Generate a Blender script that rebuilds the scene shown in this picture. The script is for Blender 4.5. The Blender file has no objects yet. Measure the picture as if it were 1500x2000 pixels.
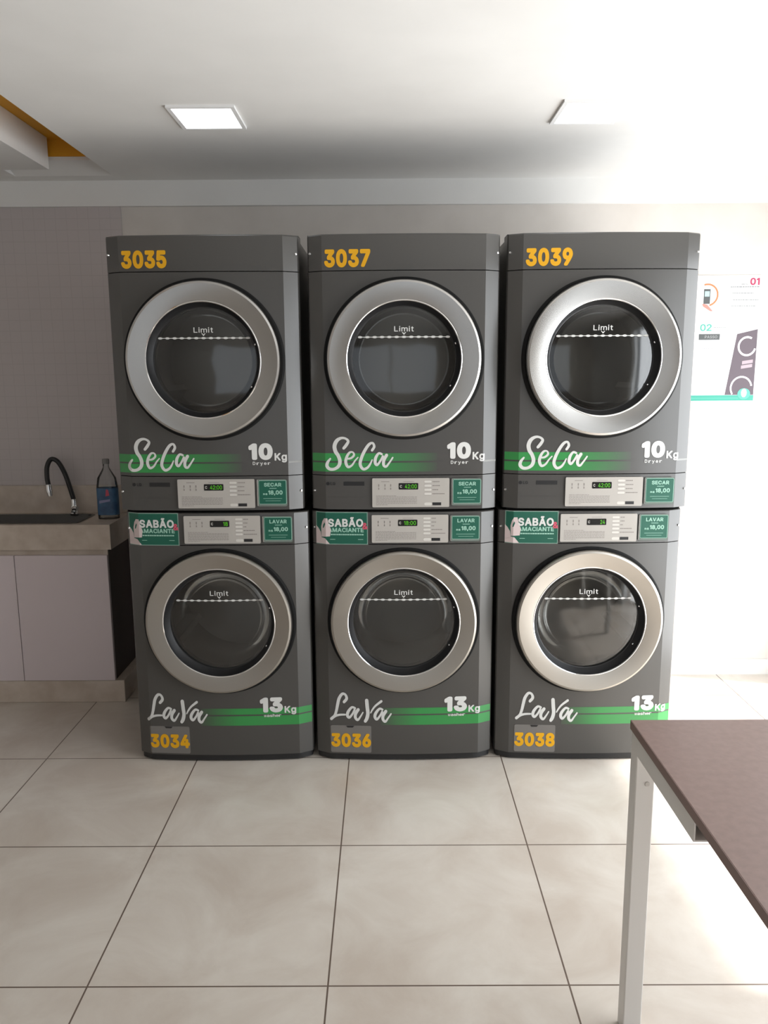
import bpy, bmesh, math, random
from mathutils import Vector, Matrix
from mathutils.geometry import tessellate_polygon
random.seed(3)
C = bpy.context.scene.collection
SC = bpy.context.scene

# ------------------------------------------------------------------ camera
F_PX, PITCH, YAW, ROLL, CAM_H = 1564.74, .1734, .0028, -.0060, 1.5049
cd = bpy.data.cameras.new('camera'); cam = bpy.data.objects.new('camera', cd); C.objects.link(cam)
cd.sensor_fit = 'VERTICAL'; cd.sensor_height = 24; cd.lens = 24 * F_PX / 2000
cd.clip_start = .05; cd.clip_end = 60
cam.matrix_world = (Matrix.Translation((0, 0, CAM_H)) @ Matrix.Rotation(YAW, 4, 'Z') @
                    Matrix.Rotation(math.pi / 2 - PITCH, 4, 'X') @ Matrix.Rotation(ROLL, 4, 'Z'))
SC.camera = cam

# ------------------------------------------------------------------ exposure, sky, daylight
SC.view_settings.view_transform = 'Standard'; SC.view_settings.look = 'None'
SC.view_settings.gamma = 1; SC.view_settings.use_curve_mapping = False
SC.view_settings.exposure = -0.85
w = bpy.data.worlds.new('sky'); SC.world = w; w.use_nodes = True
w.node_tree.nodes['Background'].inputs[0].default_value = (.86, .93, 1, 1)
w.node_tree.nodes['Background'].inputs[1].default_value = 1.5

def area(name, loc, rot, sx, sy, power, col):
    l = bpy.data.lights.new(name, 'AREA'); l.shape = 'RECTANGLE'; l.size = sx; l.size_y = sy
    l.energy = power; l.color = col
    o = bpy.data.objects.new(name, l); o.location = loc; o.rotation_euler = rot; C.objects.link(o); return o
# daylight entering by the wide glazed opening in the right wall
area('daylight_right', (2.16, 2.05, 1.05), (0, math.radians(90), 0), 2.0, 3.3, 222, (.93, .97, 1))
# added fill light behind the viewer, placed at the front window
area('fill_front', (-.2, -2.85, 1.3), (math.radians(90), 0, 0), 3.0, 1.6, 2, (1, .95, .92))
sl = bpy.data.lights.new('sun', 'SUN'); sl.energy = 15; sl.angle = math.radians(4); sl.color = (1, .98, .95)
so = bpy.data.objects.new('sun', sl); C.objects.link(so)
so.rotation_euler = Vector((-.57, .12, -1)).to_track_quat('-Z', 'Y').to_euler()

# ------------------------------------------------------------------ materials
def mat(name, col, rough=.5, metal=0, spec=.5, emit=None, es=0, coat=0):
    m = bpy.data.materials.new(name); m.use_nodes = True
    b = m.node_tree.nodes['Principled BSDF']
    b.inputs['Base Color'].default_value = (*col, 1); b.inputs['Roughness'].default_value = rough
    b.inputs['Metallic'].default_value = metal; b.inputs['Specular IOR Level'].default_value = spec
    b.inputs['Coat Weight'].default_value = coat
    if emit: b.inputs['Emission Color'].default_value = (*emit, 1); b.inputs['Emission Strength'].default_value = es
    return m
def nd(m, t, **k):
    n = m.node_tree.nodes.new(t)
    for a, v in k.items(): setattr(n, a, v)
    return n
def lk(m, a, b): m.node_tree.links.new(a, b)
def bsdf(m): return m.node_tree.nodes['Principled BSDF']
def mottled(name, c1, c2, scale, rough=.5, spec=.5, bump=0, metal=0):
    m = mat(name, c1, rough, metal, spec)
    tc = nd(m, 'ShaderNodeTexCoord'); no = nd(m, 'ShaderNodeTexNoise'); no.inputs['Scale'].default_value = scale
    no.inputs['Detail'].default_value = 5
    r = nd(m, 'ShaderNodeValToRGB'); r.color_ramp.elements[0].color = (*c1, 1); r.color_ramp.elements[1].color = (*c2, 1)
    r.color_ramp.elements[0].position = .35; r.color_ramp.elements[1].position = .65
    lk(m, tc.outputs['Object'], no.inputs['Vector']); lk(m, no.outputs['Fac'], r.inputs[0]); lk(m, r.outputs[0], bsdf(m).inputs['Base Color'])
    if bump:
        b = nd(m, 'ShaderNodeBump'); b.inputs['Strength'].default_value = bump; b.inputs['Distance'].default_value = .002
        lk(m, no.outputs['Fac'], b.inputs['Height']); lk(m, b.outputs[0], bsdf(m).inputs['Normal'])
    return m

def grid_mask(m, vec, ax, origin, size, width):
    """1 on the joint lines of a square grid along one axis"""
    s = nd(m, 'ShaderNodeSeparateXYZ'); lk(m, vec, s.inputs[0])
    def op(o, a, b=None):
        n = nd(m, 'ShaderNodeMath', operation=o)
        if hasattr(a, 'links'): lk(m, a, n.inputs[0])
        else: n.inputs[0].default_value = a
        if b is not None:
            if hasattr(b, 'links'): lk(m, b, n.inputs[1])
            else: n.inputs[1].default_value = b
        return n.outputs[0]
    out = None
    for a, o, sz in zip(ax, origin, size):
        v = op('SUBTRACT', s.outputs[a], o - 100 * sz)
        v = op('DIVIDE', v, sz); v = op('FRACT', v); v = op('SUBTRACT', v, .5); v = op('ABSOLUTE', v)
        v = op('GREATER_THAN', v, .5 - width / 2 / sz)
        out = v if out is None else op('MAXIMUM', out, v)
    return out

M_floor = mat('beige_floor_tile', (.5, .45, .4), .28, 0, .35)
tc = nd(M_floor, 'ShaderNodeTexCoord')
n1 = nd(M_floor, 'ShaderNodeTexNoise'); n1.inputs['Scale'].default_value = 3.2; n1.inputs['Detail'].default_value = 7; n1.inputs['Distortion'].default_value = .6
n1.inputs['Roughness'].default_value = .62
r1 = nd(M_floor, 'ShaderNodeValToRGB')
r1.color_ramp.elements[0].color = (.50, .435, .375, 1); r1.color_ramp.elements[0].position = .33
r1.color_ramp.elements[1].color = (.62, .57, .51, 1); r1.color_ramp.elements[1].position = .66
mx = nd(M_floor, 'ShaderNodeMix', data_type='RGBA'); mx.inputs['B'].default_value = (.13, .095, .075, 1)
lk(M_floor, tc.outputs['Object'], n1.inputs['Vector']); lk(M_floor, n1.outputs['Fac'], r1.inputs[0])
lk(M_floor, r1.outputs[0], mx.inputs['A'])
g = grid_mask(M_floor, tc.outputs['Object'], (0, 1), (-.7516, 2.3596), (.6, .6), .0045)
lk(M_floor, g, mx.inputs['Factor']); lk(M_floor, mx.outputs['Result'], bsdf(M_floor).inputs['Base Color'])

M_walltile = mat('small_wall_tile', (.5, .46, .45), .35, 0, .4)
tc = nd(M_walltile, 'ShaderNodeTexCoord'); mx = nd(M_walltile, 'ShaderNodeMix', data_type='RGBA')
mx.inputs['A'].default_value = (.50, .455, .45, 1); mx.inputs['B'].default_value = (.455, .415, .41, 1)
g = grid_mask(M_walltile, tc.outputs['Object'], (0, 2), (-1.2, 2.25), (.05, .05), .003)
lk(M_walltile, g, mx.inputs['Factor']); lk(M_walltile, mx.outputs['Result'], bsdf(M_walltile).inputs['Base Color'])

M_wall = mottled('beige_painted_wall', (.60, .56, .52), (.64, .60, .56), 6, .7, .2, .1)
M_white = mottled('white_plaster', (.74, .73, .71), (.77, .76, .74), 4, .8, .15)
M_yellow = mat('yellow_paint', (.72, .34, .015), .6)
M_skirt = mat('white_skirting', (.7, .68, .65), .4)
M_body = mottled('charcoal_metallic_paint', (.049, .046, .043), (.054, .051, .047), 900, .36, .6, 0, .0)
bsdf(M_body).inputs['Coat Weight'].default_value = .28; bsdf(M_body).inputs['Coat Roughness'].default_value = .2
M_dark = mat('black_plastic', (.012, .012, .013), .4)
M_gap = mat('black_rubber', (.006, .006, .006), .7, 0, .2)
M_steel = mat('brushed_steel', (.48, .47, .455), .26, 1)
bs = bsdf(M_steel); bs.inputs['Anisotropic'].default_value = .8
tg = nd(M_steel, 'ShaderNodeTangent', direction_type='RADIAL', axis='Y'); lk(M_steel, tg.outputs[0], bs.inputs['Tangent'])
M_satin = M_steel.copy(); M_satin.name = 'satin_steel'
bsdf(M_satin).inputs['Base Color'].default_value = (.40, .375, .34, 1); bsdf(M_satin).inputs['Roughness'].default_value = .36; bsdf(M_satin).inputs['Anisotropic'].default_value = .5
M_chrome = mat('chrome', (.75, .75, .75), .12, 1)
M_drum = mat('drum_steel', (.52, .50, .48), .38, .6)
M_letter = mat('white_lettering', (.62, .62, .60), .5)
M_num = mat('amber_number_vinyl', (.72, .36, .0), .5)
M_panel = mat('light_grey_panel', (.40, .375, .345), .45)
M_ink = mat('grey_print', (.22, .20, .185), .6)
M_inkl = mat('pale_print', (.56, .54, .50), .6)
M_blackg = mat('black_display', (.01, .01, .01), .2)
M_led = mat('green_led', (.05, .3, .0), .5, emit=(.16, .85, .02), es=.32)
M_green = mat('green_label', (.004, .088, .055), .5)
M_greenl = mat('pale_green_print', (.30, .52, .42), .5)
M_acry = mat('clear_acrylic_edge', (.15, .18, .16), .15)
M_pinkw = mat('pinkish_white_print', (.58, .48, .47), .5)
M_pink = mat('pink_print', (.55, .08, .13), .5)
M_hatch = mat('grey_hatch_plastic', (.16, .15, .14), .45)

def stripe_mat(name, x0, x1, keep_left):
    m = mat(name, (.02, .22, .05), .36, 0, .6, coat=.28); bsdf(m).inputs['Coat Roughness'].default_value = .2
    tc = nd(m, 'ShaderNodeTexCoord'); s = nd(m, 'ShaderNodeSeparateXYZ'); r = nd(m, 'ShaderNodeMapRange')
    r.inputs[1].default_value = x0; r.inputs[2].default_value = x1
    mx = nd(m, 'ShaderNodeMix', data_type='RGBA')
    mx.inputs['A'].default_value = (.022, .235, .05, 1); mx.inputs['B'].default_value = (.0515, .0485, .045, 1)
    if not keep_left: r.inputs[3].default_value = 1; r.inputs[4].default_value = 0
    lk(m, tc.outputs['Object'], s.inputs[0]); lk(m, s.outputs[0], r.inputs[0]); lk(m, r.outputs[0], mx.inputs['Factor'])
    lk(m, mx.outputs['Result'], bsdf(m).inputs['Base Color']); return m
M_strU = stripe_mat('green_stripe_fading_right', -.10, .13, True)
M_strL = stripe_mat('green_stripe_fading_left', -.10, .06, False)

def glass_mat(name, tint, rough=.03, ior=1.45):
    m = bpy.data.materials.new(name); m.use_nodes = True; t = m.node_tree; t.nodes.clear()
    o = t.nodes.new('ShaderNodeOutputMaterial'); a = t.nodes.new('ShaderNodeBsdfTransparent'); a.inputs[0].default_value = (*tint, 1)
    b = t.nodes.new('ShaderNodeBsdfGlossy'); b.inputs['Roughness'].default_value = rough; b.inputs[0].default_value = (1, 1, 1, 1)
    f = t.nodes.new('ShaderNodeFresnel'); f.inputs[0].default_value = ior
    x = t.nodes.new('ShaderNodeMixShader')
    t.links.new(f.outputs[0], x.inputs[0]); t.links.new(a.outputs[0], x.inputs[1]); t.links.new(b.outputs[0], x.inputs[2]); t.links.new(x.outputs[0], o.inputs[0])
    return m
M_glass = glass_mat('smoked_glass', (.66, .66, .64), .06, 1.75)
M_clear = glass_mat('clear_plastic', (.86, .87, .87), .1)
M_bowl = glass_mat('bowl_glass', (.85, .85, .85), .12, 1.2)

# ------------------------------------------------------------------ helpers
def obj(name, verts, faces, m, parent=None, smooth=False, loc=(0, 0, 0)):
    deg = 12 if 'panel' in name or 'fascia' in name or 'ring' in name else 40
    me = bpy.data.meshes.new(name); me.from_pydata([tuple(v) for v in verts], [], faces)
    bm = bmesh.new(); bm.from_mesh(me); bmesh.ops.recalc_face_normals(bm, faces=bm.faces); bm.to_mesh(me); bm.free()
    me.materials.append(m)
    o = bpy.data.objects.new(name, me); C.objects.link(o); o.parent = parent; o.location = loc
    if smooth: smooth_by_angle(me, deg)
    return o
def smooth_by_angle(me, deg=9):
    bm = bmesh.new(); bm.from_mesh(me)
    for f in bm.faces: f.smooth = True
    for e in bm.edges:
        if len(e.link_faces) == 2 and e.calc_face_angle(0) > math.radians(deg): e.smooth = False
    bm.to_mesh(me); bm.free()
def tag(o, label, cat, group=None):
    o['label'] = label; o['category'] = cat
    if group: o['group'] = group
    return o
def thing(name, label, cat, loc=(0, 0, 0), group=None):
    o = bpy.data.objects.new(name, None); C.objects.link(o); o.location = loc; o.empty_display_size = .1
    return tag(o, label, cat, group)
class MB:
    def __init__(s): s.v = []; s.f = []
    def add(s, v, f):
        n = len(s.v); s.v += [tuple(p) for p in v]; s.f += [tuple(i + n for i in q) for q in f]; return s
    def box(s, x0, x1, y0, y1, z0, z1, bev=0):
        if bev:
            bm = bmesh.new(); bmesh.ops.create_cube(bm, size=1)
            for p in bm.verts: p.co = Vector(((x0 + x1) / 2 + p.co.x * (x1 - x0), (y0 + y1) / 2 + p.co.y * (y1 - y0), (z0 + z1) / 2 + p.co.z * (z1 - z0)))
            bmesh.ops.bevel(bm, geom=bm.edges, offset=bev, segments=2, affect='EDGES', profile=.5)
            bm.verts.index_update()
            s.add([p.co.copy() for p in bm.verts], [[q.index for q in f.verts] for f in bm.faces]); bm.free(); return s
        v = [(x, y, z) for x in (x0, x1) for y in (y0, y1) for z in (z0, z1)]
        return s.add(v, [(0, 1, 3, 2), (4, 6, 7, 5), (0, 4, 5, 1), (2, 3, 7, 6), (0, 2, 6, 4), (1, 5, 7, 3)])
    def lathe(s, prof, c=(0, 0, 0), axis='Y', n=96, closed=False):
        """profile of (radius, along) turned about an axis"""
        v = []; f = []
        for i in range(n):
            a = 2 * math.pi * i / n; ca, sa = math.cos(a), math.sin(a)
            for r, h in prof:
                v.append((c[0] + r * ca, c[1] + h, c[2] + r * sa) if axis == 'Y' else (c[0] + r * ca, c[1] + r * sa, c[2] + h))
        k = len(prof)
        for i in range(n):
            j = (i + 1) % n
            for q in range(k if closed else k - 1):
                q2 = (q + 1) % k
                f.append((i * k + q, i * k + q2, j * k + q2, j * k + q))
        return s.add(v, f)
    def tube(s, pts, rad, n=12, cap=True):
        pts = [Vector(p) for p in pts]; v = []; f = []
        rr = rad if isinstance(rad, (list, tuple)) else [rad] * len(pts)
        up = None
        for i, p in enumerate(pts):
            t = (pts[min(i + 1, len(pts) - 1)] - pts[max(i - 1, 0)]).normalized()
            if up is None: up = t.orthogonal().normalized()
            up = (up - t * up.dot(t)).normalized(); b = t.cross(up)
            for k in range(n):
                a = 2 * math.pi * k / n; v.append(p + (up * math.cos(a) + b * math.sin(a)) * rr[i])
        for i in range(len(pts) - 1):
            for k in range(n):
                k2 = (k + 1) % n; f.append((i * n + k, i * n + k2, (i + 1) * n + k2, (i + 1) * n + k))
        if cap: f.append(tuple(range(n))); f.append(tuple((len(pts) - 1) * n + k for k in range(n)))
        return s.add(v, f)
    def build(s, name, m, parent=None, smooth=False, loc=(0, 0, 0)): return obj(name, s.v, s.f, m, parent, smooth, loc)
def struct(o): o['kind'] = 'structure'; return o

# cross-section of the machine fronts: gently bowed, with angled side bevels
XB, XE = .290, .3425
def fy(x):
    a = abs(x)
    if a <= XB: return .0125 * (a / XB) ** 2
    return .0125 + (a - XB) * .52
XS = [-XE, -.325, -.305, -XB] + [XB * k / 12 for k in range(-11, 12)] + [XB, .305, .325, XE]

def clip_bands(polys):
    """cut shapes that run over the side bevels into pieces that follow them"""
    out = []
    for poly in polys:
        if min(p[0] for p in poly) > -XB - .001 or len(poly) == 4 and max(p[0] for p in poly) - min(p[0] for p in poly) < .03: out.append(poly); continue
        tris = tessellate_polygon([[Vector((x, z, 0)) for x, z in poly]])
        for t in tris:
            T = [poly[i] for i in t]
            for lo, hi in ((-9, -.325), (-.325, -.305), (-.305, -XB), (-XB, 9)):
                Q = T
                for lim, sg in ((lo, 1), (hi, -1)):
                    R = []
                    for i in range(len(Q)):
                        a, b = Q[i - 1], Q[i]; ia = (a[0] - lim) * sg >= 0; ib = (b[0] - lim) * sg >= 0
                        if ia != ib:
                            k = (lim - a[0]) / (b[0] - a[0]); R.append((lim, a[1] + (b[1] - a[1]) * k))
                        if ib: R.append(b)
                    Q = R
                    if not Q: break
                if len(Q) > 2 and max(p[0] for p in Q) - min(p[0] for p in Q) > 1e-6: out.append(Q)
    return out
def plate(polys, m, name, parent, h=.0008, t=.0006, flat=None):
    """thin printed piece on the machine front; polys in front coordinates (x,z)"""
    mb = MB()
    if flat is None: polys = clip_bands(polys)
    for poly in polys:
        P = [Vector((x, z)) for x, z in poly]; n = len(P)
        Y = (lambda x: fy(x)) if flat is None else (lambda x: flat)
        front = [(p.x, Y(p.x) - h, p.y) for p in P]; back = [(p.x, Y(p.x) - h + t, p.y) for p in P]
        mb.add(front + back, [tuple(range(n)), tuple(range(2 * n - 1, n - 1, -1))] + [(i, (i + 1) % n, n + (i + 1) % n, n + i) for i in range(n)])
    return mb.build(name, m, parent)
def rect(x0, x1, z0, z1): return [(x0, z0), (x1, z0), (x1, z1), (x0, z1)]
def rrect(x0, x1, z0, z1, r=.006, n=4):
    out = []
    for cx, cz, a0 in ((x1 - r, z0 + r, -90), (x1 - r, z1 - r, 0), (x0 + r, z1 - r, 90), (x0 + r, z0 + r, 180)):
        for k in range(n + 1):
            a = math.radians(a0 + 90 * k / n); out.append((cx + r * math.cos(a), cz + r * math.sin(a)))
    return out
def band(x0, x1, z0, z1):
    """a strip cut finely along x, so that it follows the bowed front"""
    xs = sorted({x0, x1} | {x for x in XS if x0 < x < x1} | {x0 + (x1 - x0) * k / 8 for k in range(9)})
    return [rect(a, b, z0, z1) for a, b in zip(xs, xs[1:])]

# letter outlines (x, y pairs per contour, thousandths of the letter height unit)
GLYPH = {
'$': [[202,-74,202,583,244,583,244,-74],[224,-9,172,-4,128,9,91,31,64,60,46,96,38,137,104,137,110,110,123,88,142,71,166,59,224,49,257,52,286,60,311,74,329,92,341,114,346,139,342,161,332,179,296,205,245,222,184,239,128,260,86,289,60,326,52,372,58,413,75,448,102,476,138,498,180,511,227,516,275,511,316,498,351,476,377,449,394,415,401,378,337,378,326,412,302,437,267,453,225,459,194,456,167,448,145,435,129,418,118,398,115,376,119,352,131,334,169,308,212,293,264,279,312,264,359,238,395,198,405,171,408,139,403,99,386,64,360,34,323,11,278,-4]],
'&': [[197,-7,150,-2,110,12,78,34,54,62,39,96,34,133,37,163,47,189,85,235,140,279,216,335,237,352,255,375,262,405,258,427,245,445,226,457,201,461,168,453,145,431,137,399,145,363,169,327,204,284,438,0,364,0,171,231,121,293,87,344,78,370,75,398,79,430,91,458,109,481,134,499,165,510,200,513,235,510,266,499,290,482,308,459,320,433,324,404,315,362,291,325,256,293,154,217,110,174,100,154,97,131,100,108,109,87,124,70,143,57,166,49,193,46,223,50,251,59,301,95,321,121,336,151,346,186,349,224,408,224,405,180,397,144,371,92,345,62,333,47,305,23,271,7,234,-3]],
',': [[38,-119,68,71,137,71,84,-119]],
'0': [[227,-7,174,1,130,24,95,62,69,113,53,178,48,254,53,330,69,395,95,447,130,484,174,508,227,516,279,508,323,484,358,447,384,395,400,330,405,254,400,178,384,113,359,62,323,24,279,1],[227,50,261,56,290,74,313,103,330,144,340,194,344,254,340,314,330,365,313,405,290,435,261,453,227,460,192,453,163,435,140,405,123,365,113,314,109,254,113,194,123,144,140,103,163,74,192,56]],
'1': [[128,0,128,436,24,366,24,432,136,509,194,509,194,0]],
'2': [[64,0,64,47,234,229,282,282,311,327,320,371,317,397,308,419,293,436,273,449,224,460,196,457,172,447,153,433,139,413,130,390,127,362,66,362,71,405,86,442,111,473,143,496,182,511,225,516,268,511,306,497,337,474,361,445,376,411,381,372,371,318,336,259,267,180,153,60,153,57,389,57,389,0]],
'3': [[218,-7,173,-3,133,10,98,30,70,57,52,91,44,132,109,132,115,107,126,87,144,71,165,59,219,50,275,61,297,74,315,93,325,116,329,145,326,172,316,196,299,217,275,234,242,244,201,248,157,248,157,299,288,448,288,452,70,452,70,509,372,509,372,461,211,278,211,289,264,288,308,276,344,253,371,222,387,186,393,145,387,103,370,66,344,36,309,12,266,-2]],
'4': [[40,105,40,158,247,509,311,509,109,166,109,163,413,163,413,105],[282,0,282,121,282,146,282,318,343,318,343,0]],
'5': [[221,-7,178,-2,140,11,108,32,83,60,66,93,60,130,122,130,127,108,138,89,173,60,221,50,250,53,276,64,298,82,314,104,324,131,328,162,324,193,314,221,297,244,275,262,248,273,218,277,167,268,128,246,67,253,96,509,366,509,366,452,151,452,134,301,136,301,178,325,229,334,263,330,294,321,321,306,345,285,364,260,379,231,388,199,391,163,385,117,369,76,343,41,309,15,268,-1]],
'6': [[226,-7,182,-1,142,15,109,40,84,74,69,115,64,162,68,199,80,239,137,340,252,509,322,509,151,261,145,261,165,288,196,307,235,314,278,309,316,295,346,271,370,240,384,201,389,157,384,112,368,73,343,39,310,14,271,-2],[226,48,254,52,279,63,299,79,314,101,324,128,327,157,324,187,314,213,299,235,279,251,254,262,226,265,198,262,174,252,153,235,138,214,128,188,125,158,128,128,138,102,153,79,174,63,198,52]],
'7': [[97,0,323,448,323,452,62,452,62,509,391,509,391,449,165,0]],
'8': [[226,-7,178,-2,136,11,101,33,74,62,57,96,52,135,55,166,65,195,81,220,101,241,125,256,153,265,153,267,119,282,93,308,76,342,70,380,75,417,90,450,114,477,146,498,184,511,226,516,269,511,306,498,337,477,361,450,377,417,382,380,376,342,359,308,333,282,300,267,300,265,327,256,351,241,372,220,387,195,397,166,401,135,395,96,378,62,352,33,317,11,275,-2],[226,49,258,52,285,60,307,74,323,91,333,113,337,139,333,165,322,189,305,208,283,223,256,232,226,235,196,232,169,223,147,208,130,189,119,165,115,139,119,113,129,91,145,74,167,60,195,52],[226,290,274,300,293,313,307,330,316,351,319,376,316,399,308,420,294,437,275,449,226,460,177,449,159,437,145,420,136,399,133,376,136,351,145,330,159,313,178,300]],
'9': [[226,516,271,510,310,494,343,468,368,434,384,393,389,347,385,309,373,270,315,168,200,0,130,0,301,248,307,248,287,221,257,202,218,195,175,199,137,214,106,237,83,269,68,307,64,352,69,397,85,436,110,469,143,494,182,510],[226,460,199,457,174,446,154,429,138,407,129,381,125,352,129,322,138,295,154,274,174,257,199,247,226,243,254,247,279,257,299,273,314,295,324,321,327,350,324,381,314,407,299,429,279,446,254,457]],
':': [[95,-4,78,-1,63,9,53,24,50,41,53,59,63,73,78,83,95,87,113,83,128,73,138,59,141,41,138,24,128,9,113,-1],[95,271,78,274,63,284,53,299,50,316,53,334,63,349,78,359,95,362,113,359,128,349,138,334,141,316,138,299,128,284,113,274]],
'A': [[16,0,201,509,276,509,463,0,395,0,287,302,264,372,232,478,245,478,213,371,191,302,85,0],[110,142,110,199,370,199,370,142]],
'B': [[60,0,60,509,241,509,289,504,329,491,359,469,381,442,394,410,398,374,395,344,387,320,356,286,315,267,315,262,339,257,363,245,385,227,402,203,414,173,418,136,413,100,400,67,377,39,344,18,301,4,247,0],[125,57,245,57,296,63,330,80,349,105,355,137,352,161,342,184,327,203,306,218,279,228,248,231,125,231],[125,285,238,285,288,296,308,309,323,326,333,348,336,372,330,403,313,429,283,446,240,452,125,452]],
'C': [[267,-7,205,1,150,25,104,63,70,115,48,179,40,254,48,329,70,393,104,445,150,484,205,508,267,516,340,504,373,490,402,471,427,447,448,418,463,385,473,348,408,348,389,395,357,428,315,449,267,456,223,450,184,432,150,403,125,364,109,314,103,254,109,194,125,145,151,105,184,76,223,59,267,53,315,60,357,81,389,114,408,160,473,160,463,124,448,91,428,62,402,38,373,19,341,5,305,-4]],
'D': [[219,0,96,0,96,57,215,57,272,63,318,81,354,110,379,149,394,198,399,255,394,312,379,361,354,399,320,428,275,446,221,452,93,452,93,509,225,509,294,501,353,478,399,441,433,391,455,329,462,255,455,181,433,119,398,68,351,31,291,8],[125,509,125,0,60,0,60,509]],
'E': [[60,0,60,509,372,509,372,452,125,452,125,286,355,286,355,229,125,229,125,57,375,57,375,0]],
'G': [[269,-7,205,1,149,25,104,64,69,116,47,179,40,254,47,329,69,393,103,445,149,484,203,508,265,516,304,513,340,504,374,489,403,469,429,445,449,416,465,384,474,349,408,349,387,393,356,427,315,448,265,456,222,450,183,432,150,404,125,364,109,314,103,254,109,194,125,145,151,105,184,76,224,59,269,53,309,57,345,71,374,93,396,123,410,160,415,202,434,199,283,199,283,256,478,256,478,200,471,141,451,91,419,50,377,19,326,0]],
'I': [[60,0,60,509,125,509,125,0]],
'K': [[104,145,104,216,139,261,174,303,212,344,364,509,448,509,231,276,228,276],[60,0,60,509,125,509,125,334,124,225,125,193,125,0],[372,0,188,259,228,309,449,0]],
'L': [[60,0,60,509,125,509,125,57,361,57,361,0]],
'M': [[60,0,60,509,152,509,277,187,287,159,299,123,311,84,322,49,307,49,318,83,330,121,342,158,352,187,476,509,568,509,568,0,504,0,504,291,504,327,505,369,506,413,507,457,513,457,498,409,482,363,467,322,456,291,342,0,286,0,170,291,159,321,145,361,129,408,112,457,119,457,120,416,121,372,122,328,122,291,122,0]],
'N': [[60,0,60,509,136,509,343,183,363,151,388,107,414,55,405,54,401,108,399,157,399,195,399,509,463,509,463,0,387,0,202,290,177,331,148,381,108,452,119,454,122,384,124,328,125,291,125,0]],
'O': [[267,-7,205,1,150,25,105,63,70,115,48,179,40,254,48,329,70,393,105,445,150,484,205,508,267,516,329,508,384,484,429,445,464,393,486,329,493,254,486,179,464,115,429,63,384,25,329,1],[267,53,310,59,349,76,383,105,408,144,425,194,430,254,425,314,408,365,383,404,349,433,310,450,267,456,223,450,184,433,151,404,125,364,109,314,103,254,109,194,125,144,151,105,184,76,223,59]],
'P': [[60,0,60,509,235,509,289,503,332,487,366,462,390,430,404,391,409,348,404,304,390,265,366,233,332,207,289,191,235,186,109,186,109,242,233,242,269,246,297,256,318,272,333,294,342,319,344,348,342,376,333,402,318,423,297,439,268,449,232,452,125,452,125,0]],
'R': [[60,0,60,509,236,509,290,504,333,489,367,465,390,433,405,395,409,352,405,309,390,271,367,240,333,217,289,203,236,198,96,198,96,255,234,255,269,258,298,267,319,281,334,300,342,324,345,352,342,380,334,405,319,425,298,440,269,449,233,452,125,452,125,0],[353,0,230,229,303,229,428,0]],
'S': [[224,-9,172,-4,128,9,91,31,64,60,46,96,38,137,104,137,110,110,123,88,142,71,166,59,224,49,257,52,286,60,311,74,329,92,341,114,346,139,342,161,332,179,296,205,245,222,184,239,128,260,86,289,60,326,52,372,58,413,75,448,102,476,138,498,180,511,227,516,275,511,316,498,351,476,377,449,394,415,401,378,337,378,326,412,302,437,267,453,225,459,194,456,167,448,145,435,129,418,118,398,115,376,119,352,131,334,169,308,212,293,264,279,312,264,359,238,395,198,405,171,408,139,403,99,386,64,360,34,323,11,278,-4]],
'T': [[32,452,32,509,417,509,417,452,257,452,257,0,193,0,193,452]],
'V': [[204,0,16,509,84,509,192,206,215,137,248,31,235,31,267,138,290,206,395,509,463,509,278,0]],
'W': [[155,0,16,509,82,509,163,196,175,145,187,94,197,40,189,40,200,94,211,145,224,196,306,509,380,509,462,196,474,145,486,94,497,40,488,40,499,94,510,145,523,196,603,509,670,509,530,0,455,0,368,323,351,391,336,475,350,475,335,395,318,323,230,0]],
'a': [[160,-9,126,-5,94,5,68,22,48,45,35,73,30,108,34,138,43,161,58,179,78,193,125,211,178,220,234,227,265,235,273,243,276,255,276,257,267,297,240,322,196,331,149,322,118,301,100,274,41,291,57,322,79,346,104,364,133,375,194,384,239,379,286,360,306,343,322,320,333,290,337,251,337,0,277,0,277,52,272,52,252,25,215,1],[170,45,202,49,228,59,248,74,263,93,272,115,276,138,276,190,259,182,231,176,200,171,175,168,134,159,103,139,95,124,92,105,102,72,130,52]],
'c': [[207,-8,159,-2,117,16,82,46,56,85,40,133,34,187,40,243,56,291,82,330,117,360,159,378,207,384,260,377,305,356,340,322,362,277,303,262,290,289,270,311,242,325,207,330,173,325,145,310,124,287,108,258,99,224,96,187,99,151,108,117,124,89,145,66,173,51,207,46,243,52,271,66,292,89,304,117,363,102,341,56,306,21,261,-1]],
'e': [[212,-8,161,-2,117,16,82,46,56,85,40,132,34,187,39,242,55,290,81,329,115,359,157,378,205,384,266,374,294,361,319,341,341,315,357,282,368,242,371,194,371,169,75,169,75,221,338,221,310,202,307,237,298,269,283,294,263,314,237,326,205,330,173,326,146,313,125,294,109,270,99,241,96,211,96,178,100,139,110,106,128,80,151,61,179,50,212,46,254,53,285,73,306,105,365,91,353,63,335,39,311,19,283,4,249,-5]],
'g': [[207,-151,168,-148,134,-140,82,-110,51,-69,101,-41,122,-66,154,-88,207,-97,249,-92,282,-75,304,-47,311,-6,311,68,306,68,287,41,252,16,227,8,195,5,152,10,113,27,80,53,55,90,39,136,34,191,39,246,55,293,80,332,112,361,152,378,196,384,228,382,253,373,288,346,308,319,313,319,313,379,372,379,372,-9,367,-54,350,-90,324,-117,291,-136,251,-147],[205,59,237,63,264,75,285,95,300,121,309,154,312,193,309,231,300,264,285,291,264,312,237,325,205,330,172,325,145,312,124,290,109,262,99,229,96,193,99,155,109,123,124,96,145,76,172,63]],
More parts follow.
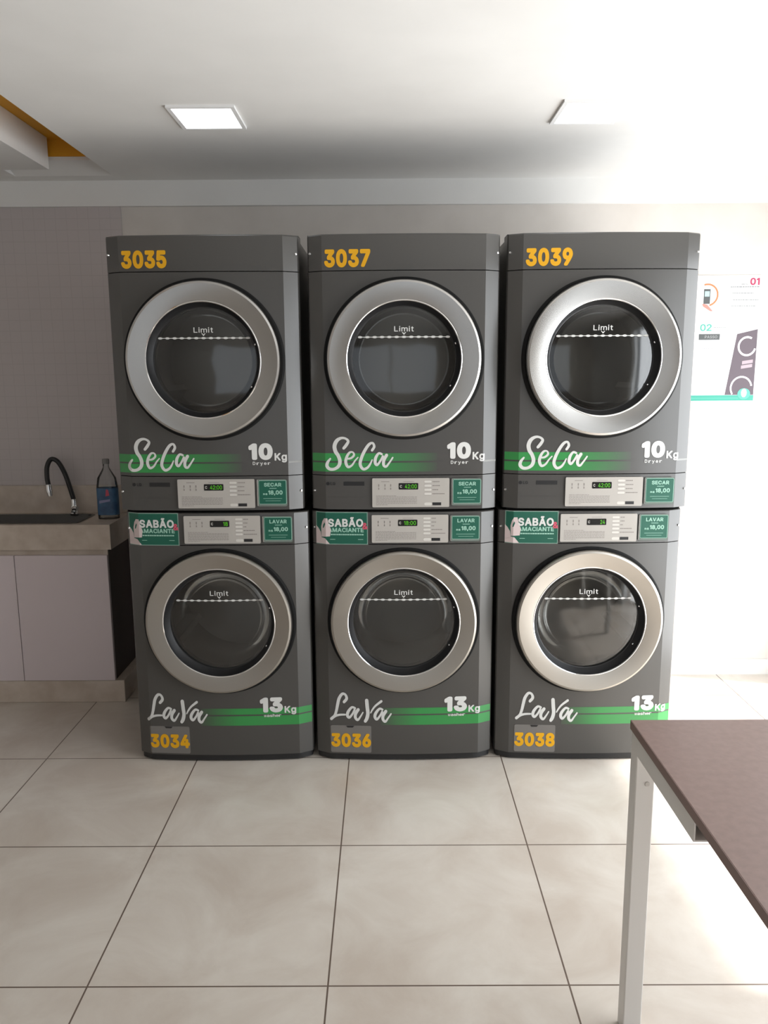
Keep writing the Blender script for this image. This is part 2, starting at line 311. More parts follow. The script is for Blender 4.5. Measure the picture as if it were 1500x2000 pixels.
'h': [[114,227,114,0,53,0,53,509,114,509,114,287,102,287,124,332,152,362,187,379,227,384,264,380,295,369,321,349,341,321,353,285,357,240,357,0,296,0,296,235,290,275,273,304,246,323,210,329,184,326,161,317,141,303,126,283,117,257]],
'i': [[53,0,53,379,114,379,114,0],[84,443,67,446,54,455,44,468,41,483,44,499,54,512,67,521,84,524,100,521,114,512,123,499,126,483,123,468,114,455,100,446]],
'k': [[110,137,110,212,121,212,284,379,360,379,184,199,177,199],[53,0,53,509,114,509,114,0],[294,0,148,186,191,229,372,0]],
'm': [[53,0,53,379,112,379,112,295,108,295,118,323,132,346,172,376,219,386,257,380,287,361,309,331,321,295,312,295,322,321,337,343,381,375,437,386,468,383,497,372,522,354,541,328,553,296,557,255,557,0,496,0,496,254,490,289,473,313,447,326,419,330,395,328,374,320,345,290,335,247,335,0,274,0,274,260,269,288,253,311,229,326,199,330,158,320,140,307,126,289,117,266,114,238,114,0]],
'r': [[53,0,53,379,112,379,112,321,115,321,130,347,152,367,181,380,213,385,229,384,243,384,243,322,230,324,207,326,182,323,159,315,140,301,126,284,117,262,114,237,114,0]],
's': [[182,-8,145,-5,112,3,84,18,62,38,45,63,36,94,94,107,105,79,124,60,150,49,181,45,217,50,244,62,262,81,268,103,265,121,254,136,237,147,212,155,149,170,104,186,72,208,53,237,47,274,51,305,65,332,87,354,115,370,149,381,187,384,223,381,254,372,279,358,299,339,324,290,268,277,258,298,243,316,219,328,187,333,156,329,131,317,114,299,109,277,112,258,124,243,172,223,229,209,275,194,306,171,325,142,331,107,326,75,312,47,290,24,260,6,223,-5]],
't': [[204,379,204,327,6,327,6,379],[65,471,126,471,126,98,128,76,136,61,150,53,170,50,185,51,202,54,213,2,192,-3,168,-4,125,2,92,21,72,52,65,93]],
'y': [[47,-139,61,-86,71,-87,104,-89,130,-74,151,-36,163,-1,17,379,84,379,165,155,187,87,206,21,184,21,202,87,224,155,305,379,371,379,204,-58,177,-107,139,-136,91,-145,65,-143]],
'Ã': [[16,0,201,509,276,509,463,0,395,0,287,302,264,372,232,478,245,478,213,371,191,302,85,0],[110,142,110,199,370,199,370,142],[284,576,260,580,237,590,217,600,201,604,188,595,183,577,141,577,145,605,155,628,172,643,196,648,220,643,241,633,260,623,278,619,291,625,297,646,339,646,334,618,324,595,307,580]]}
_tc = {}
def text_mesh(s, bold):
    """flat filled letters, thickened by `bold` all round their outlines"""
    key = (s, bold)
    if key in _tc: return _tc[key]
    V = []; F = []; x = 0
    def area2(l): return sum(a[0] * b[1] - b[0] * a[1] for a, b in zip(l, l[1:] + l[:1]))
    def inside(p, l):
        c = False
        for a, b in zip(l, l[1:] + l[:1]):
            if (a[1] > p[1]) != (b[1] > p[1]) and p[0] < (b[0] - a[0]) * (p[1] - a[1]) / (b[1] - a[1]) + a[0]: c = not c
        return c
    for ch in s:
        L = [[(l[2 * i] / 1000, l[2 * i + 1] / 1000) for i in range(len(l) // 2)] for l in GLYPH[ch]]
        x0 = min(p[0] for l in L for p in l); x1 = max(p[0] for l in L for p in l)
        L = [[(p[0] - x0 + x, p[1]) for p in l] for l in L]
        big = max(L, key=lambda l: abs(area2(l))); sg = area2(big)
        outers = [l for l in L if area2(l) * sg > 0]; holes = [l for l in L if area2(l) * sg < 0]
        for o in outers:
            grp = [o] + [h for h in holes if inside(h[0], o)]
            fl = [p for l in grp for p in l]; n = len(V)
            V += [Vector((p[0], p[1], 0)) for p in fl]
            F += [tuple(n + i for i in t) for t in tessellate_polygon([[Vector((p[0], p[1], 0)) for p in l] for l in grp])]
        if bold > .004:
            for l in L:
                for a, b in zip(l, l[1:] + l[:1]):
                    d = Vector((b[0] - a[0], b[1] - a[1])); q = d.length
                    if q < 1e-6: continue
                    d = Vector((-d.y, d.x)) / q * bold; n = len(V)
                    V += [Vector((a[0] + d.x, a[1] + d.y, 0)), Vector((b[0] + d.x, b[1] + d.y, 0)), Vector((b[0] - d.x, b[1] - d.y, 0)), Vector((a[0] - d.x, a[1] - d.y, 0))]
                    F.append((n, n + 1, n + 2, n + 3)); n = len(V)
                    V += [Vector((a[0] + bold * math.cos(k * math.pi / 4), a[1] + bold * math.sin(k * math.pi / 4), 0)) for k in range(8)]
                    F.append(tuple(range(n, n + 8)))
        x += (x1 - x0) + .045 + 2 * bold + (.04 if bold < .015 else 0)
    seen = {}
    for i, f in enumerate(F):
        for k in f: V[k].z = (i % 16) * 9e-6
    _tc[key] = (V, F); return V, F
def text(items, name, m, parent, h=.0010, surf=None, shear=0):
    """items: (string, x0, x1, z0, z1[, bold]) stretched to their boxes"""
    mb = MB(); S = surf or fy
    for it in items:
        s, x0, x1, z0, z1 = it[:5]; bold = it[5] if len(it) > 5 else .02
        v, f = text_mesh(s, bold)
        ax = min(p.x for p in v); bx = max(p.x for p in v); az = min(p.y for p in v); bz = max(p.y for p in v)
        fr = []
        for p in v:
            kz = (p.y - az) / (bz - az); x = x0 + (p.x - ax) / (bx - ax) * (x1 - x0) + shear * kz; z = z0 + kz * (z1 - z0)
            fr.append((x, S(x) - h - p.z, z))
        mb.add(fr, f)
    me = bpy.data.meshes.new(name); me.from_pydata(mb.v, [], mb.f); me.materials.append(m)
    o = bpy.data.objects.new(name, me); C.objects.link(o); o.parent = parent; return o

def catmull(P, n=7):
    P = [Vector(p) for p in P]; out = []
    for i in range(len(P) - 1):
        p0 = P[max(i - 1, 0)]; p1 = P[i]; p2 = P[i + 1]; p3 = P[min(i + 2, len(P) - 1)]
        for k in range(n):
            t = k / n
            out.append(.5 * ((2 * p1) + (p2 - p0) * t + (2 * p0 - 5 * p1 + 4 * p2 - p3) * t * t + (3 * p1 - p0 - 3 * p2 + p3) * t ** 3))
    return out + [P[-1]]
def brush(strokes, mp, name, m, parent, h):
    """brush lettering: every stroke is (x, y, width) points; round tips"""
    mb = MB()
    for li, st in enumerate(strokes):
        Q = catmull([(a, b, c) for a, b, c in st]); L = []; R = []
        for i, q in enumerate(Q):
            t = Q[min(i + 1, len(Q) - 1)] - Q[max(i - 1, 0)]; t = Vector((t.x, t.y)).normalized(); nrm = Vector((-t.y, t.x))
            L.append(Vector((q.x, q.y)) + nrm * q.z * .44); R.append(Vector((q.x, q.y)) - nrm * q.z * .44)
        def W(p): x, z = mp(p); return (x, fy(x) - h - li * .00008, z)
        n = len(Q); v = [W(p) for p in L] + [W(p) for p in R]
        mb.add(v, [(i, i + 1, n + i + 1, n + i) for i in range(n - 1)])
        for e, q in ((0, Q[0]), (n - 1, Q[-1])):
            c = [W(Vector((q.x + q.z * .44 * math.cos(a * math.pi / 6), q.y + q.z * .44 * math.sin(a * math.pi / 6)))) for a in range(12)]
            c = [(x, y - .00004, z) for x, y, z in c]; mb.add(c, [tuple(range(12))])
    me = bpy.data.meshes.new(name); me.from_pydata(mb.v, [], mb.f); me.materials.append(m)
    o = bpy.data.objects.new(name, me); C.objects.link(o); o.parent = parent; return o
SECA = [
 [(470, 350, 60), (520, 290, 66), (555, 220, 56), (500, 170, 46), (420, 165, 56), (340, 215, 78), (298, 310, 84), (315, 410, 82), (365, 490, 76), (395, 590, 78), (370, 680, 72), (290, 735, 62), (200, 735, 66), (150, 680, 72), (165, 610, 60), (215, 545, 38)],
 [(520, 545, 34), (600, 535, 44), (660, 480, 46), (640, 425, 34), (580, 430, 46), (525, 510, 58), (505, 610, 64), (545, 695, 56), (620, 665, 42), (680, 580, 34), (735, 520, 26)],
 [(1000, 390, 52), (1040, 320, 56), (1010, 255, 46), (940, 285, 60), (860, 400, 66), (800, 530, 66), (775, 650, 66), (830, 735, 58), (910, 710, 52), (965, 640, 40), (1000, 565, 26)],
 [(1180, 460, 46), (1125, 445, 46), (1070, 520, 62), (1055, 610, 66), (1090, 660, 52), (1150, 590, 44), (1200, 500, 46)],
 [(1270, 480, 66), (1220, 570, 66), (1215, 660, 60), (1260, 690, 50), (1320, 620, 38), (1385, 525, 34)]]
LAVA = [
 [(335, 240, 60), (385, 180, 62), (360, 110, 48), (300, 100, 56), (240, 180, 66), (210, 290, 66), (185, 400, 60), (150, 490, 56), (85, 550, 62)],
 [(85, 550, 60), (160, 500, 50), (250, 475, 44), (350, 470, 38)],
 [(545, 350, 44), (485, 335, 48), (415, 410, 62), (395, 480, 64), (430, 520, 52), (490, 460, 44), (535, 380, 46)],
 [(605, 375, 66), (555, 450, 66), (550, 520, 62), (595, 560, 50), (650, 495, 36), (695, 425, 28)],
 [(770, 210, 76), (780, 330, 78), (790, 440, 76), (770, 530, 76), (740, 580, 66)],
 [(845, 430, 26), (880, 370, 36), (940, 300, 42), (1050, 220, 52)],
 [(1070, 370, 44), (1015, 355, 48), (945, 430, 62), (925, 500, 64), (960, 545, 52), (1020, 485, 44), (1065, 410, 46)],
 [(1135, 400, 66), (1085, 475, 66), (1080, 545, 62), (1125, 585, 50), (1180, 520, 36), (1235, 445, 34)]]

# ------------------------------------------------------------------ the setting
WY = 3.83; HC = 2.36; XL = -3.0; XR = 2.0; YB = -2.9; HT = 2.62
struct(MB().box(XL - .1, XR + 2.5, YB - .1, WY + .1, -.1, 0).build('floor', M_floor))
# ceiling: a slab with an open trench on the left, and a lamp recess is simply covered by the lamps
tx0, tx1, ty0, ty1 = -1.62, -1.192, 1.2, 3.60
c = MB()
c.box(tx1, XR + .1, YB - .1, WY + .1, HC, HC + .02)
c.box(XL - .1, tx0, YB - .1, WY + .1, HC, HC + .02)
c.box(tx0, tx1, YB - .1, ty0, HC, HC + .02); c.box(tx0, tx1, 3.72, WY + .1, HC, HC + .02)
c.add([(tx0, ty1, HC + .036), (tx1, ty1, HC + .036), (tx1, 3.72, HC), (tx0, 3.72, HC), (tx0, ty1, HC + .05), (tx1, ty1, HC + .05), (tx1, 3.72, HC + .02), (tx0, 3.72, HC + .02)],
      [(0, 1, 2, 3), (4, 5, 6, 7), (0, 1, 5, 4), (2, 3, 7, 6)])
struct(c.build('ceiling', M_white))
c = MB(); c.box(XL - .1, XR + .1, YB - .1, WY + .1, 2.478, 2.56)
struct(c.build('trim_slab', M_yellow))
c = MB(); c.box(tx1, tx1 + .012, ty0 - .02, ty1 + .02, HC + .02, 2.478)
c.box(tx0, tx1, ty1 + .001, ty1 + .012, HC + .051, 2.478); c.box(tx0, tx1, ty0 - .012, ty0, HC + .02, 2.478)
struct(c.build('trim_trench', M_yellow))
struct(MB().box(tx0, -1.41, ty0, 3.565, 2.350, 2.477).build('trim_beam', M_white))
struct(MB().box(XL - .1, XR + .1, WY, WY + .1, 0, HC).build('wall_back', M_wall))
struct(MB().box(XL, -1.2, WY - .008, WY, 0, 2.25).build('wall_left_tiles', M_walltile))
bpy.data.objects['wall_left_tiles'].name = 'trim_wall_tiles'
struct(MB().box(XL, XR, WY - .022, WY, 2.25, HC).build('trim_frieze', M_white))
struct(MB().box(-1.2, XR, WY - .012, WY, 0, .078).build('baseboard_back', M_skirt))
struct(MB().box(XL - .1, XL, YB, WY, 0, HC).build('wall_left', M_wall))
c = MB(); oy0, oy1, oz = .35, 3.70, 2.10
c.box(XR, XR + .12, YB, oy0, 0, HC); c.box(XR, XR + .12, oy1, WY, 0, HC); c.box(XR, XR + .12, oy0, oy1, oz, HC)
struct(c.build('wall_right', M_white))
c = MB(); wx0, wx1, wz0, wz1 = -1.7, 1.3, .5, 2.1
c.box(XL, wx0, YB - .1, YB, 0, HC); c.box(wx1, XR, YB - .1, YB, 0, HC); c.box(wx0, wx1, YB - .1, YB, 0, wz0); c.box(wx0, wx1, YB - .1, YB, wz1, HC)
struct(c.build('wall_front', M_wall))
M_alu = mat('aluminium_frame', (.6, .6, .6), .35, .8)
c = MB()
for a in (oy0, (oy0 + oy1) / 2 - .025, oy1 - .05): c.box(XR + .03, XR + .08, a, a + .05, 0, oz)
c.box(XR + .03, XR + .08, oy0, oy1, oz - .05, oz)
struct(c.build('door_1', M_alu))
c = MB()
for a in (wx0, -.225, wx1 - .05): c.box(a, a + .05, YB - .07, YB - .02, wz0, wz1)
c.box(wx0, wx1, YB - .07, YB - .02, wz0, wz0 + .05); c.box(wx0, wx1, YB - .07, YB - .02, wz1 - .05, wz1)
struct(c.build('window_1', M_alu))

# ------------------------------------------------------------------ laundry machines
YF = 2.925
def holed_panel(z0, z1, cz, r, name, parent):
    """bowed sheet with a round opening, angled bevels and folded edges"""
    mb = MB(); n = 120
    ang = sorted({round(2 * math.pi * k / n, 6) for k in range(n)} | {round(math.atan2(zz - cz, xx) % (2 * math.pi), 6) for xx in (-XB, XB) for zz in (z0, z1)})
    K = 8; v = []; f = []
    for a in ang:
        ca, sa = math.cos(a), math.sin(a); t = 1e9
        if abs(ca) > 1e-9: t = min(t, XB / abs(ca))
        if sa > 1e-9: t = min(t, (z1 - cz) / sa)
        if sa < -1e-9: t = min(t, (z0 - cz) / sa)
        v.append((r * ca, fy(r * ca) + .03, cz + r * sa))
        for k in range(K + 1):
            q = r + (t - r) * k / K; v.append((q * ca, fy(q * ca), cz + q * sa))
    N = len(ang); k2 = K + 2
    for i in range(N):
        j = (i + 1) % N
        for k in range(K + 1): f.append((i * k2 + k, i * k2 + k + 1, j * k2 + k + 1, j * k2 + k))
    mb.add(v, f); wrap(mb, z0, z1, front=False); return mb.build(name, M_body, parent, True)
def wrap(mb, z0, z1, front=True, top_r=0, depth=.10):
    xs = [x for x in XS]; pr = [(-XE, depth), (-XE, fy(XE) + .006)] + [(x, fy(x)) for x in xs[0:]] + [(XE, fy(XE) + .006), (XE, depth)]
    pr[2] = (-XE + .004, fy(XE) - .001); pr[-3] = (XE - .004, fy(XE) - .001)
    rows = [(z0, 0)]
    if top_r:
        for k in range(5):
            a = math.pi / 2 * k / 4; rows.append((z1 - top_r + top_r * math.sin(a), top_r * (1 - math.cos(a))))
    else: rows.append((z1, 0))
    v = []; f = []; n = len(pr)
    for z, ins in rows:
        for x, y in pr: v.append((x * (1 - ins * .6), y + ins, z))
    for r_ in range(len(rows) - 1):
        for i in range(n - 1):
            if not front and abs(pr[i][0]) <= XB + 1e-6 and abs(pr[i + 1][0]) <= XB + 1e-6: continue
            f.append((r_ * n + i, r_ * n + i + 1, (r_ + 1) * n + i + 1, (r_ + 1) * n + i))
    o = len(rows) - 1
    # folded top and bottom edges
    b = len(v); v += [(x, .06 if abs(x) < XE - .001 else y, z0) for x, y in pr] + [(x, .06 if abs(x) < XE - .001 else y, z1) for x, y in pr]
    for i in range(n - 1):
        f.append((i, i + 1, b + i + 1, b + i)); f.append((o * n + i, o * n + i + 1, b + n + i + 1, b + n + i))
    return mb.add(v, f)
def door(parent, cz, r_in, bowl):
    gk = MB().lathe([(.289, .016), (.289, .002), (.284, -.003), (.277, -.003), (.277, .016)], (0, 0, cz), n=128).build('door_gasket', M_gap, parent, True)
    R = .2765
    ring = MB().lathe([(R - .004, .012), (R, .004), (R, -.022), (R - .003, -.027), (R - .010, -.030), (r_in + .006, -.0225), (r_in + .002, -.0215)], (0, 0, 0), n=160).build('door_ring', M_satin if bowl else M_steel, parent, True, (0, 0, cz))
    lip = MB().lathe([(r_in + .002, -.0215), (r_in, -.0225), (r_in - .0025, -.021), (r_in - .003, -.014)], (0, 0, cz), n=128).build('ring_lip', M_chrome, ring, True)
    lip.location = (0, 0, -cz)
    rp = r_in - .017
    fun = MB().lathe([(r_in - .003, -.018), (r_in - .006, -.004), (rp, .016), (rp - .006, .018), (rp - .006, .05), (.255, .05)], (0, 0, cz), n=96).build('door_inner_rim', M_dark, parent, True)
    # slightly domed glass pane
    pane = MB().lathe([(0.0001, .008), (.08, .009), (.14, .012), (rp, .017)], (0, 0, cz), n=96).build('door_glass', M_glass, parent, True)
    gl = MB()
    if bowl:
        gl.lathe([(rp - .004, .022), (.165, .05), (.150, .09), (.135, .115), (.10, .13), (0.0001, .135)], (0, 0, cz), n=64)
    else:
        gl.lathe([(rp - .004, .022), (.172, .05), (.160, .07), (.12, .082), (0.0001, .085)], (0, 0, cz), n=64)
    gl.build('glass_bowl', M_bowl, parent, True)
    dr = MB().lathe([(.250, .05), (.255, .06), (.255, .42), (.24, .45), (0.0001, .455)], (0, 0, cz), n=64).build('drum', M_drum, parent, True)
    for a in (90, 210, 330):
        ca, sa = math.cos(math.radians(a)), math.sin(math.radians(a)); t = Vector((-sa, 0, ca)); u = Vector((ca, 0, sa))
        v = []
        for y in (.08, .42):
            for rr, w_ in ((.254, -.035), (.20, -.012), (.20, .012), (.254, .035)):
                p = u * rr + t * w_; v.append((p.x, y, p.z + cz))
        obj('drum_paddle', v, [(0, 1, 2, 3), (4, 5, 6, 7), (0, 1, 5, 4), (1, 2, 6, 5), (2, 3, 7, 6), (3, 0, 4, 7)], M_drum, dr)
    for dz in (.055, -.095):
        x = math.sqrt(rp ** 2 - dz ** 2) + .004
        MB().lathe([(.0001, -.006), (.003, -.005), (.0035, 0)], (x, .004, cz + dz), n=10).build('hinge_pin', M_chrome, parent, True)
    # level mark printed on the glass
    z = cz + (.079 if not bowl else .083); sf = lambda x: .0085 + max(0, (math.hypot(x, .08) - .08)) * .07
    ps = []
    for k in range(13):
        x = (k - 6) * .0262; n = 8
        ps.append([(x + .0085 * math.cos(2 * math.pi * q / n + .39), z + .0042 * math.sin(2 * math.pi * q / n + .39)) for q in range(n)])
        if k < 12: ps.append(rect(x + .006, x + .0202, z - .0012, z + .0012))
    ps.append([(-.008, z + .017), (0, z + .007), (.008, z + .017), (.004, z + .0165), (0, z + .0125), (-.004, z + .0165)])
    mb = MB()
    for p in ps: mb.add([(x, sf(x) - .003, q) for x, q in p], [tuple(range(len(p)))])
    mk = mb.build('limit_line', M_letter, parent)
    text([('Limit', -.035, .035, z + .019, z + .038, .01)], 'limit_lettering', M_letter, parent, .003, sf)
def screws(parent, zs):
    for z in zs:
        for s in (-1, 1):
            x = s * .333
            o = MB().lathe([(.0001, -.004), (.0035, -.0035), (.005, 0), (.005, .003)], n=12).build('panel_screw', M_chrome, parent, True, (x, fy(x) - .0005, z))
            o.rotation_euler = (0, 0, s * math.radians(27))
def control_panel(parent, z0, z1, digits, rows, x0=-.118):
    x1 = .166; H = z1 - z0
    p = plate([rrect(x0, x1, z0, z1, .004)], M_panel, 'control_panel', parent, .0022, .002, fy(.09))
    p.location.y = -.004
    base = lambda x: fy(.09) - .004 - .0022
    def sub(polys, m, name, h=.0005): 
        o = plate(polys, m, name, p, .0022 + h, .0004, fy(.09)); return o
    dz = z1 - .018
    disp = sub([rrect(-.0205, .0515, dz - .024, dz, .003)], M_blackg, 'display')
    sf = lambda x: fy(.09) - .0022 - .0005
    it = []
    W = {5: .044, 2: .017}[len(digits)]
    text([(digits, .046 - W, .046, dz - .020, dz - .0045, .01)], 'display_digits', M_led, p, .0006, sf)
    text([('c', -.016, -.009, dz - .017, dz - .007, .01)], 'display_symbol', M_inkl, p, .0006, sf)
    ink = []; pale = []; btn = []
    for k in range(rows):
        z = z1 - .013 - k * (.0150 if rows == 4 else .0142)
        ln = (.026, .024, .023, .045)[k] if rows == 4 else (.016, .014, .010, .040, .050)[k]
        x = .104
        while x < .104 + ln - .002: q = random.uniform(.003, .006); ink.append(rect(x, x + q, z - .0018, z + .0016)); x += q + .0012
        sub([rrect(.074, .100, z - .0045, z + .0035, .0035)], M_inkl, 'button', .0004)
        ink.append(rect(.075, .099, z - .0056, z - .0050))
    sub([rect(.104, .136, z0 + .0065, z0 + .0175)], M_dark, 'start_button')
    sub([rrect(.074, .102, z0 + .0065, z0 + .0170, .005)], M_inkl, 'button', .0004)
    for i, x in enumerate((-.096, -.073, -.052)):
        ink.append(rect(x, x + .004, dz - .012, dz - .004)); ink.append(rect(x, x + .004, dz - .024, dz - .018))
        ink.append(rect(x + .0015, x + .0025, dz - .018, dz - .012))
    ink.append(rect(-.085, -.055, dz + .0045, dz + .0065)); ink.append(rect(-.003, .036, dz + .005, dz + .0065))
    for k in range(8):
        z = z0 + .043 - k * .0048; x = x0 + .014; e = .047 if k else -.03
        if k == 7: e = -.06
        while x < e: q = random.uniform(.004, .012); ink.append(rect(x, min(x + q, e), z - .0008, z + .0008)); x += q + .0018
    sub(ink, M_ink, 'printed_lines', .0003)
def price_sign(parent, z0, z1, word):
    x0, x1 = .176, .283
    o = plate([rrect(x0 - .003, x1 + .002, z0 - .004, z1 + .003, .008)], M_acry, 'price_sign', parent, .003, .002, fy(.23))
    o.location.y = -.0045
    d = dict(); F = fy(.23)
    plate([rrect(x0 + .004, x1 - .001, z0 + .004, z1 - .001, .005)], M_greenl, 'sign_border', o, .0034, .0004, F)
    plate([rrect(x0 - .002, x0 + .0015, z0 - .002, z1 + .002, .001)], M_chrome, 'edge_gloss', o, .0042, .001, F)  # added bright strip standing in for gloss on the acrylic's left edge
    plate([rrect(x0 + .0055, x1 - .0025, z0 + .0055, z1 - .0025, .003)], M_green, 'sign_face', o, .0038, .0004, F)
    sf = lambda x: F
    H = z1 - z0
    text([(word, .200, .264, z1 - .024, z1 - .010, .03), ('R$', .196, .212, z1 - .056, z1 - .048, .03), ('18,00', .215, .268, z1 - .057, z1 - .038, .035)],
         'sign_lettering', M_greenl, o, .0042, sf)
    plate([rect(.220, .246, z1 - .0315, z1 - .0295), rect(.196, .266, z1 - .0690, z1 - .0678), rect(.204, .260, z1 - .0775, z1 - .0765)], M_greenl, 'sign_small_print', o, .0041, .0002, F)
def stripes(parent, zs, m, x0, x1):
    ps = []
    for a, b in zs: ps += band(x0, x1, a, b)
    plate(ps, m, 'green_stripe', parent, .0006, .0005)
def capacity(parent, num, word, x0, zt, dx=0):
    text([(num, x0, x0 + .088, zt - .062, zt, .055)], 'capacity_lettering', M_letter, parent, .0016)
    text([('Kg', x0 + .094, x0 + .139, zt - .072, zt - .037, .03)], 'unit_lettering', M_letter, parent, .0016)
    # widely spaced small word
    n = len(word); w_ = .068 / n
    it = []
    hs = {'y': (-.004, .009), 'D': (0, .012), 'W': (0, .009), 'h': (0, .012)}
    for i, ch in enumerate(word):
        a, b = hs.get(ch, (0, .009)); x = x0 + .014 + i * w_
        it.append((ch, x, x + w_ * (.72 if n == 5 else .9), zt - .080 + a, zt - .080 + b, .02))
    text(it, 'small_lettering', M_letter, parent, .0016)

def dryer(x, number, label, o):
    t = thing('tumble_dryer', label, 'dryer', (x, YF, 1.0), 'dryers on top of the stacks')
    mb = MB().box(-.340, .340, .05, .70, .006, .970); mb.f = [f for i, f in enumerate(mb.f) if i != 2]
    mb.build('cabinet', M_body, t)
    mb = MB(); wrap(mb, .002, .128); mb.build('control_fascia', M_body, t, True)
    cz = .548
    holed_panel(.131, .855, cz, .262, 'front_panel', t)
    mb = MB(); wrap(mb, .858, .982, True, .008, .12); mb.build('top_panel', M_body, t, True)
    MB().box(-.325, .325, .05, .68, -.007, .004).build('base_seal', M_gap, t)
    door(t, cz, .2055, False)
    screws(t, (.918, .070))
    stripes(t, ((.182, .211), (.143, .176)), M_strU, -XE + .004, .12)
    plate(band(-XE + .004, .13, .177, .181), M_body, 'stripe_gap_line', t, .0007, .0003)
    plate(band(XB + .002, XE - .003, .176, .183), mat('pale_stripe', (.20, .20, .19), .4), 'pale_stripe_end', t, .0008, .0004)
    text([(number, -.281 + o.get('n', 0), -.118 + o.get('n', 0), .868, .930, .045)], 'number_decal', M_num, t, .0010)
    dx = o.get('s', 0)
    brush(SECA, lambda p: (-.290 + dx + (p.x - 120) * .000196, .147 + (765 - p.y) * .000199), 'brush_lettering', M_letter, t, .0014)
    capacity(t, '10', 'Dryer', .157 + o.get('c', 0), .250)
    control_panel(t, .011, .119, '42:00', 4)
    price_sign(t, .020, .114, 'SECAR')
    # dark round mark with its two letters, and the dark slot beside it
    c = [(-.282 + .0065 * math.cos(a * math.pi / 8), .0985 + .0065 * math.sin(a * math.pi / 8)) for a in range(16)]
    plate([c], M_dark, 'round_logo', t, .001, .0005)
    text([('LG', -.272, -.254, .093, .104, .02)], 'maker_lettering', M_dark, t, .0010)
    plate([rrect(-.224, -.147, .091, .106, .001)], M_dark, 'dark_slot', t, .001, .0008)
    ps = []; xx = -.28
    while xx < -.16: q = random.uniform(.004, .012); ps.append(rect(xx, xx + q, .0480, .0492)); xx += q + .002
    plate(ps, mat('dark_print', (.05, .047, .044), .5), 'printed_line', t, .0008, .0003)
    return t

def washer(x, number, label, digits, o):
    t = thing('washing_machine', label, 'washing machine', (x, YF, 0), 'washers at the bottom of the stacks')
    mb = MB().box(-.338, .338, .05, .74, .03, .985); mb.f = [f for i, f in enumerate(mb.f) if i != 2]
    mb.build('cabinet', M_body, t)
    cz = .571
    holed_panel(.030, .868, cz, .262, 'front_panel', t)
    mb = MB(); wrap(mb, .871, .992, True, .006); mb.build('control_fascia', M_body, t, True)
    mb = MB()
    wrap(mb, .006, .028, True); mb.v = [(a * .985, b + .006, z) for a, b, z in mb.v]; mb.build('plinth', M_dark, t, True)
    for sx in (-.28, .28):
        for sy in (.12, .66): MB().lathe([(.0001, 0), (.022, 0), (.022, .006), (.010, .010), (.010, .05)], (sx, sy, 0), 'Z', 16).build('levelling_foot', M_dark, t, True)
    door(t, cz, .2115, True)
    screws(t, (.931,))
    stripes(t, ((.197, .222), (.152, .191)), M_strL, -.09, XE - .004)
    dx = o.get('s', 0)
    brush(LAVA, lambda p: (-.289 + dx + (p.x - 50) * .000202, .162 + (605 - p.y) * .000228), 'brush_lettering', M_letter, t, .0014)
    capacity(t, '13', 'Washer', .157 + o.get('c', 0), .266)
    hx = -.285 + o.get('h', 0)
    hp = plate([rrect(hx, hx + .158, .036, .148, .006)], M_hatch, 'service_hatch', t, .0016, .001)
    plate([[(hx + .060, .147), (hx + .092, .147), (hx + .086, .140), (hx + .066, .140)]], M_dark, 'hatch_grip', hp, .0021, .0004)
    text([(number, hx + .001, hx + .157, .058, .116, .045)], 'number_decal', M_num, t, .0022)
    control_panel(t, .877, .982, digits, 5)
    price_sign(t, .884, .976, 'LAVAR')
    # green notice about soap and softener
    sx0 = -.328 + o.get('b', 0); sx1 = sx0 + .196; sz0, sz1 = .868, .993
    n = plate(band(sx0, sx1, sz0, sz1), M_acry, 'soap_notice', t, .0018, .001)
    plate(band(sx0 + .0025, sx1 - .0025, sz0 + .0025, sz1 - .0025), M_greenl, 'notice_border', n, .0021, .0002)
    plate(band(sx0 + .0035, sx1 - .0035, sz0 + .0035, sz1 - .0035), M_green, 'notice_face', n, .0024, .0002)
    def q(pts): return [(sx0 + (a - 100) / 1280 * .196, sz0 + (840 - b) / 750 * .125) for a, b in pts]
    plate([q([(310, 240), (390, 240), (412, 330), (475, 500), (450, 650), (240, 665), (232, 430), (265, 310)]),
           q([(105, 410), (165, 470), (222, 560), (240, 690), (105, 760)]), q([(105, 745), (250, 680), (330, 700), (440, 825), (105, 815)])],
          M_pinkw, 'notice_picture', n, .0028, .0003)
    plate([q([(318, 330), (335, 370), (300, 455), (272, 462), (285, 390)]), q([(330, 700), (420, 700), (440, 760), (395, 745)])], M_green, 'notice_picture_gaps', n, .0031, .0002)  # bottle's handle hole and another green patch of the print
    def tb(s, a, b, c, d, bold): (xa, za), (xb, zb) = q([(a, d), (b, c)]); return (s, xa, xb, za, zb, bold)
    text([tb('SABÃO', 408, 1262, 205, 432, .035)], 'notice_heading', M_letter, n, .0033)
    text([tb('AMACIANTE', 400, 1275, 452, 552, .03)], 'notice_subheading', M_greenl, n, .0026)
    ps = []; a = 470
    while a < 1260: e = a + random.uniform(25, 60); ps.append(q([(a, 620), (min(e, 1270), 620), (min(e, 1270), 592), (a, 592)])); a = e + 9
    ps.append(q([(450, 722), (1260, 722), (1260, 712), (450, 712)]))
    plate(ps, M_greenl, 'notice_small_print', n, .0027, .0002)
    text([tb('&', 1245, 1372, 335, 485, .03)], 'notice_ampersand', M_pink, n, .0035)
    return t

